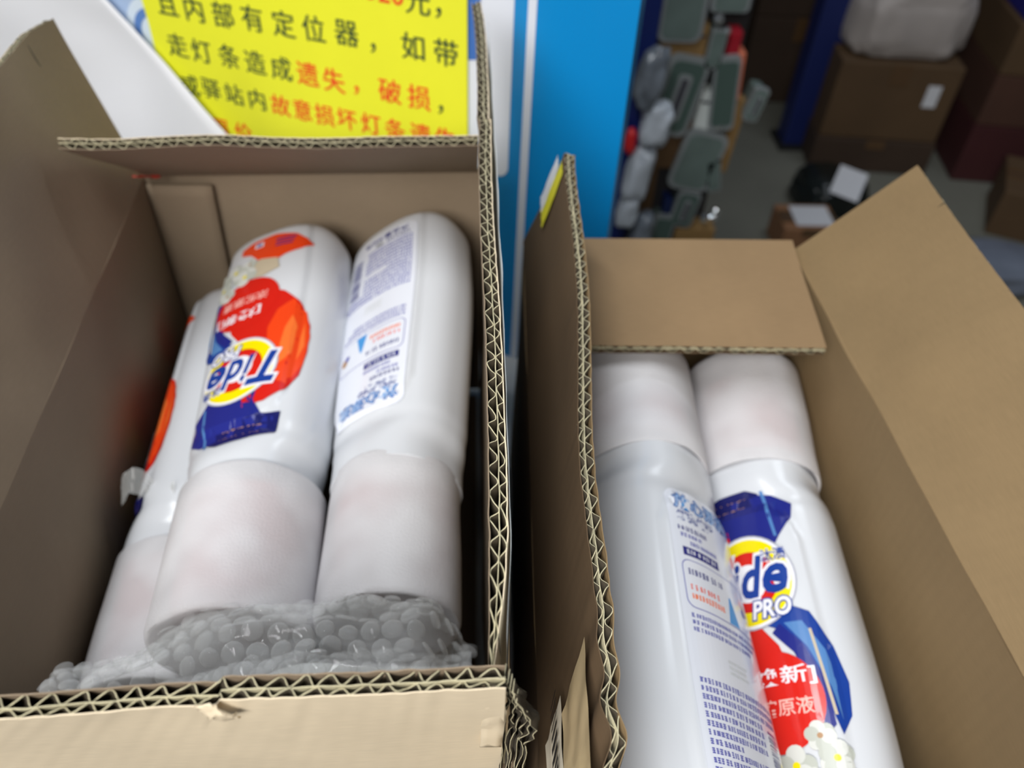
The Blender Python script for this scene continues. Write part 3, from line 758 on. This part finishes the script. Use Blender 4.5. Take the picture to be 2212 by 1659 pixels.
def container(px, py, wpx, hpx, tilt, slot, label, tone=0, y=RY):
    c = at_y(px, py, y-.034); dpt = (c-CAM).dot(-(ROT.col[2])); w_ = wpx*dpt/F_PX; h = hpx*dpt/F_PX/.76
    e = rooted('food_container', c, label, 'container', 'frosted plastic containers on the rack'); e.rotation_euler = (0, tilt, 0)
    r = min(w_, h)*.22
    bm = bmesh.new(); rrect(bm, w_*.92, h*.92, r*.9, 0, .034, 0, taper=.85); link('tub', bm, m_frost, e)
    bm = bmesh.new(); rrect(bm, w_, h, r, -.008, 0, 0); ld = link('lid', bm, m_frost2, e)
    bm = bmesh.new(); rrect(bm, w_*.80, h*.86, r*.8, -.0095, -.008, 0); link('lid_panel', bm, m_in if tone else m_frost, e)
    if slot:
        bm = bmesh.new(); rrect(bm, w_*.34, h*.58, w_*.1, -.0125, -.0095, 0); link('handle_rim', bm, m_frost2, e)
        bm = bmesh.new(); rrect(bm, w_*.16, h*.48, w_*.05, -.0135, -.0125, 0); link('handle_slot', bm, m_slot, e)
    return e
for a in ((1474, 25, 100, 95, 0, 0, 'large frosted container at the top of the rack', 0), (1464, 205, 88, 138, .16, 1, 'green tinted container with long slotted handle on the rack', 1),
          (1563, 200, 56, 128, -.10, 0, 'narrow green tinted container right of the slotted one', 1), (1505, 345, 95, 108, .20, 0, 'cloudy square container below the slotted one', 0),
          (1545, 102, 34, 66, .05, 0, 'small pale container above the narrow green one', 0), (1478, 448, 50, 66, .15, 1, 'small dark green container low on the rack', 1),
          (1424, 508, 46, 84, .1, 0, 'rounded green container at the foot of the rack', 1), (1578, -4, 86, 40, 0, 0, 'grey container cut by the top edge of the photo', 0),
          (1540, 375, 30, 60, -.2, 0, 'slim grey container edge beside the cloudy square one', 0)):
    container(a[0], a[1], a[2], a[3], a[4], a[5], a[6], a[7])
# slim white lidded box hanging further right
container(1631, 222, 34, 58, .2, 1, 'small slim grey container hanging alone over the floor', 0)
def small_box(name, px, py, wpx, hpx, dep, m, label, cat, tilt=0, y=RY, flap=None):
    c = at_y(px, py, y-dep/2); dpt = (c-CAM).dot(-(ROT.col[2])); w_ = wpx*dpt/F_PX; h = hpx*dpt/F_PX/.76
    e = rooted(name, c, label, cat); e.rotation_euler = (0, tilt, 0)
    bm = bmesh.new(); box(bm, (0, 0, 0), (w_, dep, h), bev=.0015); link('carton_body', bm, m, e)
    bm = bmesh.new(); box(bm, (0, -dep/2-.0006, h*.30), (w_*.9, .0012, h*.05)); link('top_flap', bm, flap or m, e)
    return e
mk = mat('kraft box far', (150, 118, 72), .7, .1, 50, .1, 10); mkd = mat('kraft box far dark', (104, 78, 50), .7, .1, 50, .1, 10)
small_box('small_carton', 1470, 105, 98, 92, .03, mk, 'brown carton behind the topmost frosted containers', 'carton', flap=m_slot)
small_box('small_carton', 1445, 308, 90, 84, .02, mkd, 'dark brown carton under the slotted container', 'carton')
small_box('small_carton', 1492, 512, 84, 56, .04, mk, 'tan carton at the foot of the rack', 'carton')
small_box('small_carton', 1578, 290, 22, 130, .02, mk, 'thin tan carton edge along the right side of rack', 'carton', .06)
small_box('small_carton', 1421, 250, 44, 440, .008, mkd, 'tall narrow brown carton strip behind the white bags', 'carton')
small_box('white_box', 1521, 243, 42, 84, .03, mat('white card', (215, 222, 220), .5), 'white box with a dark seam between two green containers', 'box', .05, flap=m_slot)
small_box('red_pack', 1581, 95, 26, 52, .03, mat('red pack', (170, 26, 44), .4), 'dark red pack on the right edge of the rack', 'package')
small_box('orange_pack', 1588, 158, 24, 78, .03, mat('salmon pack', (216, 122, 92), .5), 'salmon coloured pack under the dark red pack', 'package', -.08)
small_box('blue_pack', 1436, 455, 18, 60, .03, mat('navy pack', (26, 40, 86), .4), 'navy blue pack low between the small containers', 'package')
def blob(name, c, s, m, label, cat, seed=0, amp=.35, sub=4, tilt=0, flat=False, group=None, pw=.75):
    bm = bmesh.new(); bmesh.ops.create_icosphere(bm, subdivisions=sub, radius=1)
    for v in bm.verts:
        p = v.co.copy(); n_ = noise.noise(p*1.6+V((seed, 0, 0)))*amp+abs(noise.noise(p*4+V((0, seed, 0))))*amp*.5
        p = p*(1+n_); q = [math.copysign(abs(a)**pw, a) for a in p]
        v.co = V((q[0]*s[0], q[1]*s[1], max(q[2], -.8 if flat else -9)*s[2]))
    o = link(name, bm, m, smooth=True); o.location = c; o.rotation_euler = (0, tilt, 0); return tag(o, label, cat, group)
m_bag = mat('thin white bag', (196, 204, 214), .3, .5, 30, .1, 25); m_bagd = mat('grey clear bag', (120, 128, 138), .2, .5, 30, .25, 30)
for k, (px, py, sx, sz, m, lb) in enumerate(((1402, 165, .022, .055, m_bagd, 'grey patterned bag hanging beside the blue post'), (1410, 268, .026, .042, m_bag, 'white bag hanging below the grey patterned bag'),
        (1372, 378, .022, .062, m_bag, 'long white bag with red print low at the blue post'), (1350, 452, .018, .040, m_bag, 'white bag at the lowest visible part of the post'), (1378, 505, .018, .05, m_bagd, 'grey crumpled bag at the bottom of the post'))):
    blob('plastic_bag', at_y(px+6, py, RY-.075), (sx*.95, .022, sz*.85), m, lb, 'bag', k*3.1, .3, 4, .15, group='bags hanging at the blue post')
blob('red_pouch', at_y(1362, 305, RY-.07), (.009, .008, .022), mat('bright red film', (222, 40, 44), .4), 'bright red pouch beside the blue post', 'pouch', 4, .2, 3)
for k, (px, py) in enumerate(((1553, 40), (1545, 457), (1541, 468), (1520, 470), (1571, 66), (1555, 275))):
    bm = bmesh.new()
    for i in range(9):                              # faceted bead added in place of a bright highlight
        pass
    bmesh.ops.create_icosphere(bm, subdivisions=2, radius=.0085 if k < 4 else .006)
    for v in bm.verts: v.co *= 1+.3*noise.noise(v.co*200+V((k, 0, 0)))
    o = link('highlight_bead', bm, mat('bright highlight', (240, 244, 246), .12, metal=.9)); o.location = at_y(px, py, RY-.04)
    tag(o, ['crumpled shiny highlight bead at the top of the rack', 'shiny highlight bead low on the rack, rightmost', 'shiny highlight bead just under the rightmost low one', 'shiny highlight bead low on the rack, leftmost', 'tiny highlight bead under the top one', 'tiny highlight bead beside the narrow green container'][k], 'highlight bead', 'highlight beads on the rack')

# =================================================================== far background: floor goods
mc = [mat('carton brown', (92, 70, 46), .75, .1, 30, .12, 6), mat('carton red brown', (80, 52, 40), .75, .1, 30, .12, 6), mat('carton dark', (66, 50, 38), .75, .1, 30, .12, 6), mat('carton maroon', (70, 30, 32), .7, .1, 30, .12, 6)]
m_seam = mat('carton seam tape', (96, 72, 48), .3)
def carton(px, py, w_, d, h, rot, m, label, z=FZ, lab=None, group='cartons on the floor'):
    """carton whose near bottom edge is centred at the floor point seen at (px,py)"""
    p = at_z(px, py, z); c = V((p.x, p.y, z))+V((-sin(rot), cos(rot), 0))*(d/2)
    e = rooted('storage_carton', c, label, 'carton', group); e.rotation_euler = (0, 0, rot)
    bm = bmesh.new(); box(bm, (0, 0, h/2), (w_, d, h-.002), bev=.004); link('carton_body', bm, m, e)
    bm = bmesh.new(); box(bm, (0, 0, h-.0005), (w_*.99, .05, .0016)); box(bm, (0, -d/2-.0008, h*.86), (.05, .0016, h*.26)); link('seam_tape', bm, m_seam, e)
    bm = bmesh.new(); box(bm, (0, -.004, h+.0006), (w_*.96, .003, .001)); link('flap_gap', bm, m_slot, e)
    if lab:
        bm = bmesh.new(); box(bm, (lab[0], -d/2-.001, h*lab[1]), (lab[2], .001, lab[3])); link('paper_label', bm, m_paper, e)
    return e
c1 = carton(1868, 372, .33, .30, .10, -.10, mc[2], 'flat brown carton standing on the floor right of the blue pillar')
def stack(on, dz, w_, d, h, rot, m, label, lab=None, dx=0, dy=0):
    e = rooted('storage_carton', on.location+V((dx, dy, dz)), label, 'carton', 'cartons on the floor'); e.rotation_euler = (0, 0, rot)
    bm = bmesh.new(); box(bm, (0, 0, h/2), (w_, d, h-.002), bev=.004); link('carton_body', bm, m, e)
    bm = bmesh.new(); box(bm, (0, 0, h-.0005), (w_*.99, .05, .0016)); box(bm, (0, -d/2-.0008, h*.86), (.05, .0016, h*.26)); link('seam_tape', bm, m_seam, e)
    if lab:
        bm = bmesh.new(); box(bm, (lab[0], -d/2-.001, h*lab[1]), (lab[2], .001, lab[3])); link('paper_label', bm, m_paper, e)
    return e
c2 = stack(c1, .10, .32, .29, .215, -.1, mc[0], 'brown carton with a small grey label under the white sack', (.10, .62, .035, .06))
sack = blob('woven_sack', c2.location+V((-.0, -.0, .2145+.088)), (.150, .135, .105), mat('white woven sack', (180, 172, 168), .6, .4, 60, .08, 8), 'off-white woven sack slumped on top of the brown carton', 'sack', 2.2, .20, 5, flat=True, pw=.5)
m_pil = mat('pillar blue', (24, 38, 98), .5)
pc = at_z(1742, 318, FZ)
bm = bmesh.new(); box(bm, (0, 0, .85), (.11, .07, 1.7), bev=.004); pil = link('rack_pillar', bm, m_pil); pil.location = (pc.x-.02, pc.y+.03, FZ)
tag(pil, 'dark blue steel pillar between the two groups of cartons', 'pillar')
bm = bmesh.new(); box(bm, (0, 0, .006), (.14, .11, .012), bev=.002); fp = link('foot_plate', bm, mat('black rubber', (24, 24, 26), .7), pil)
# stacks left of the pillar
c3 = carton(1690, 222, .30, .34, .27, .0, mc[2], 'dark brown carton on the floor left of the blue pillar')
c4 = stack(c3, .27, .30, .34, .28, .0, mc[2], 'second dark brown carton stacked left of the blue pillar')
c5 = stack(c4, .28, .30, .34, .28, .0, mc[1], 'topmost red brown carton left of the blue pillar')
c6 = carton(1465, 205, .30, .34, .34, .0, mc[2], 'dark carton mostly hidden behind the display rack')
stack(c6, .34, .30, .34, .34, .0, mc[1], 'red brown carton mostly hidden behind the display rack')
# stacks at the right
c7 = carton(2190, 400, .36, .32, .17, -.12, mc[3], 'maroon carton on the floor behind the right flap')
c8 = stack(c7, .17, .36, .32, .14, -.12, mc[1], 'red brown carton on top of the maroon carton')
c9 = stack(c8, .14, .36, .32, .13, -.12, mc[0], 'brown carton with bright top edge, topmost at right')
stack(c9, .13, .30, .26, .10, -.1, mat('royal blue crate', (40, 40, 130), .5), 'royal blue crate on the rightmost carton stack', dx=-.02)
c10 = carton(2230, 530, .24, .20, .13, -.45, mc[0], 'low brown carton at the right edge of the photo')
blob('packing_bag', at_z(2128, 600, FZ)+V((0, 0, .035)), (.12, .09, .04), mat('grey blue poly bag', (120, 128, 144), .3, .4, 40, .1, 12), 'grey blue poly bag lying on the floor behind the right flap', 'bag', 7, .2, 4, flat=True)
# black bag and parcel with white labels
bg_c = at_z(1782, 438, FZ)
bb = blob('black_bag', bg_c+V((0, 0, .04)), (.095, .085, .055), mat('black poly bag', (22, 28, 28), .25, .5, 40), 'black plastic parcel bag with a white label on the floor', 'bag', 9, .22, 5, flat=True)
bm = bmesh.new(); box(bm, (.035, -.02, .062), (.075, .11, .002), M=Matrix.Rotation(.25, 4, 'X') @ Matrix.Rotation(-.5, 4, 'Z')); lb = link('paper_label', bm, m_paper, bb); lb['label'] = 'white shipping label'
e = carton(1736, 556, .14, .11, .085, .0, mat('small parcel kraft', (150, 108, 76), .7), 'small tan parcel with a large white label beside the black bag')
bm = bmesh.new(); box(bm, (.010, 0, .0865), (.095, .085, .001)); link('shipping_label', bm, m_paper, e)

# glued tab inside the far left corner and a scrap of red label
bm = bmesh.new(); uvl = bm.loops.layers.uv.new('UVMap')
def tabf(o_):
    return lambda u, v: V((-.206+.034*u+.006*u*(1-v), .4655+.0008*u-.0018-o_-.0006*noise.noise(V((v*6, u, 3))), -.004-.17*v))
slab(bm, tabf(0), tabf(.0022), 6, 20, uvl, .04, .17)
setp(link('glue_tab', bm, k_in, smooth=True), b1)
bm = bmesh.new(); c_ = at_z(318, 380, .006)
grid(bm, lambda u, v: c_+V((-.006+.016*u, -.003-.005*v, .002+.002*v+.002*noise.noise(V((u*5, v*3, 2))))), 12, 4)
setp(link('label_scrap', bm, mat('red label scrap', (206, 60, 50), .4), smooth=True), b1)
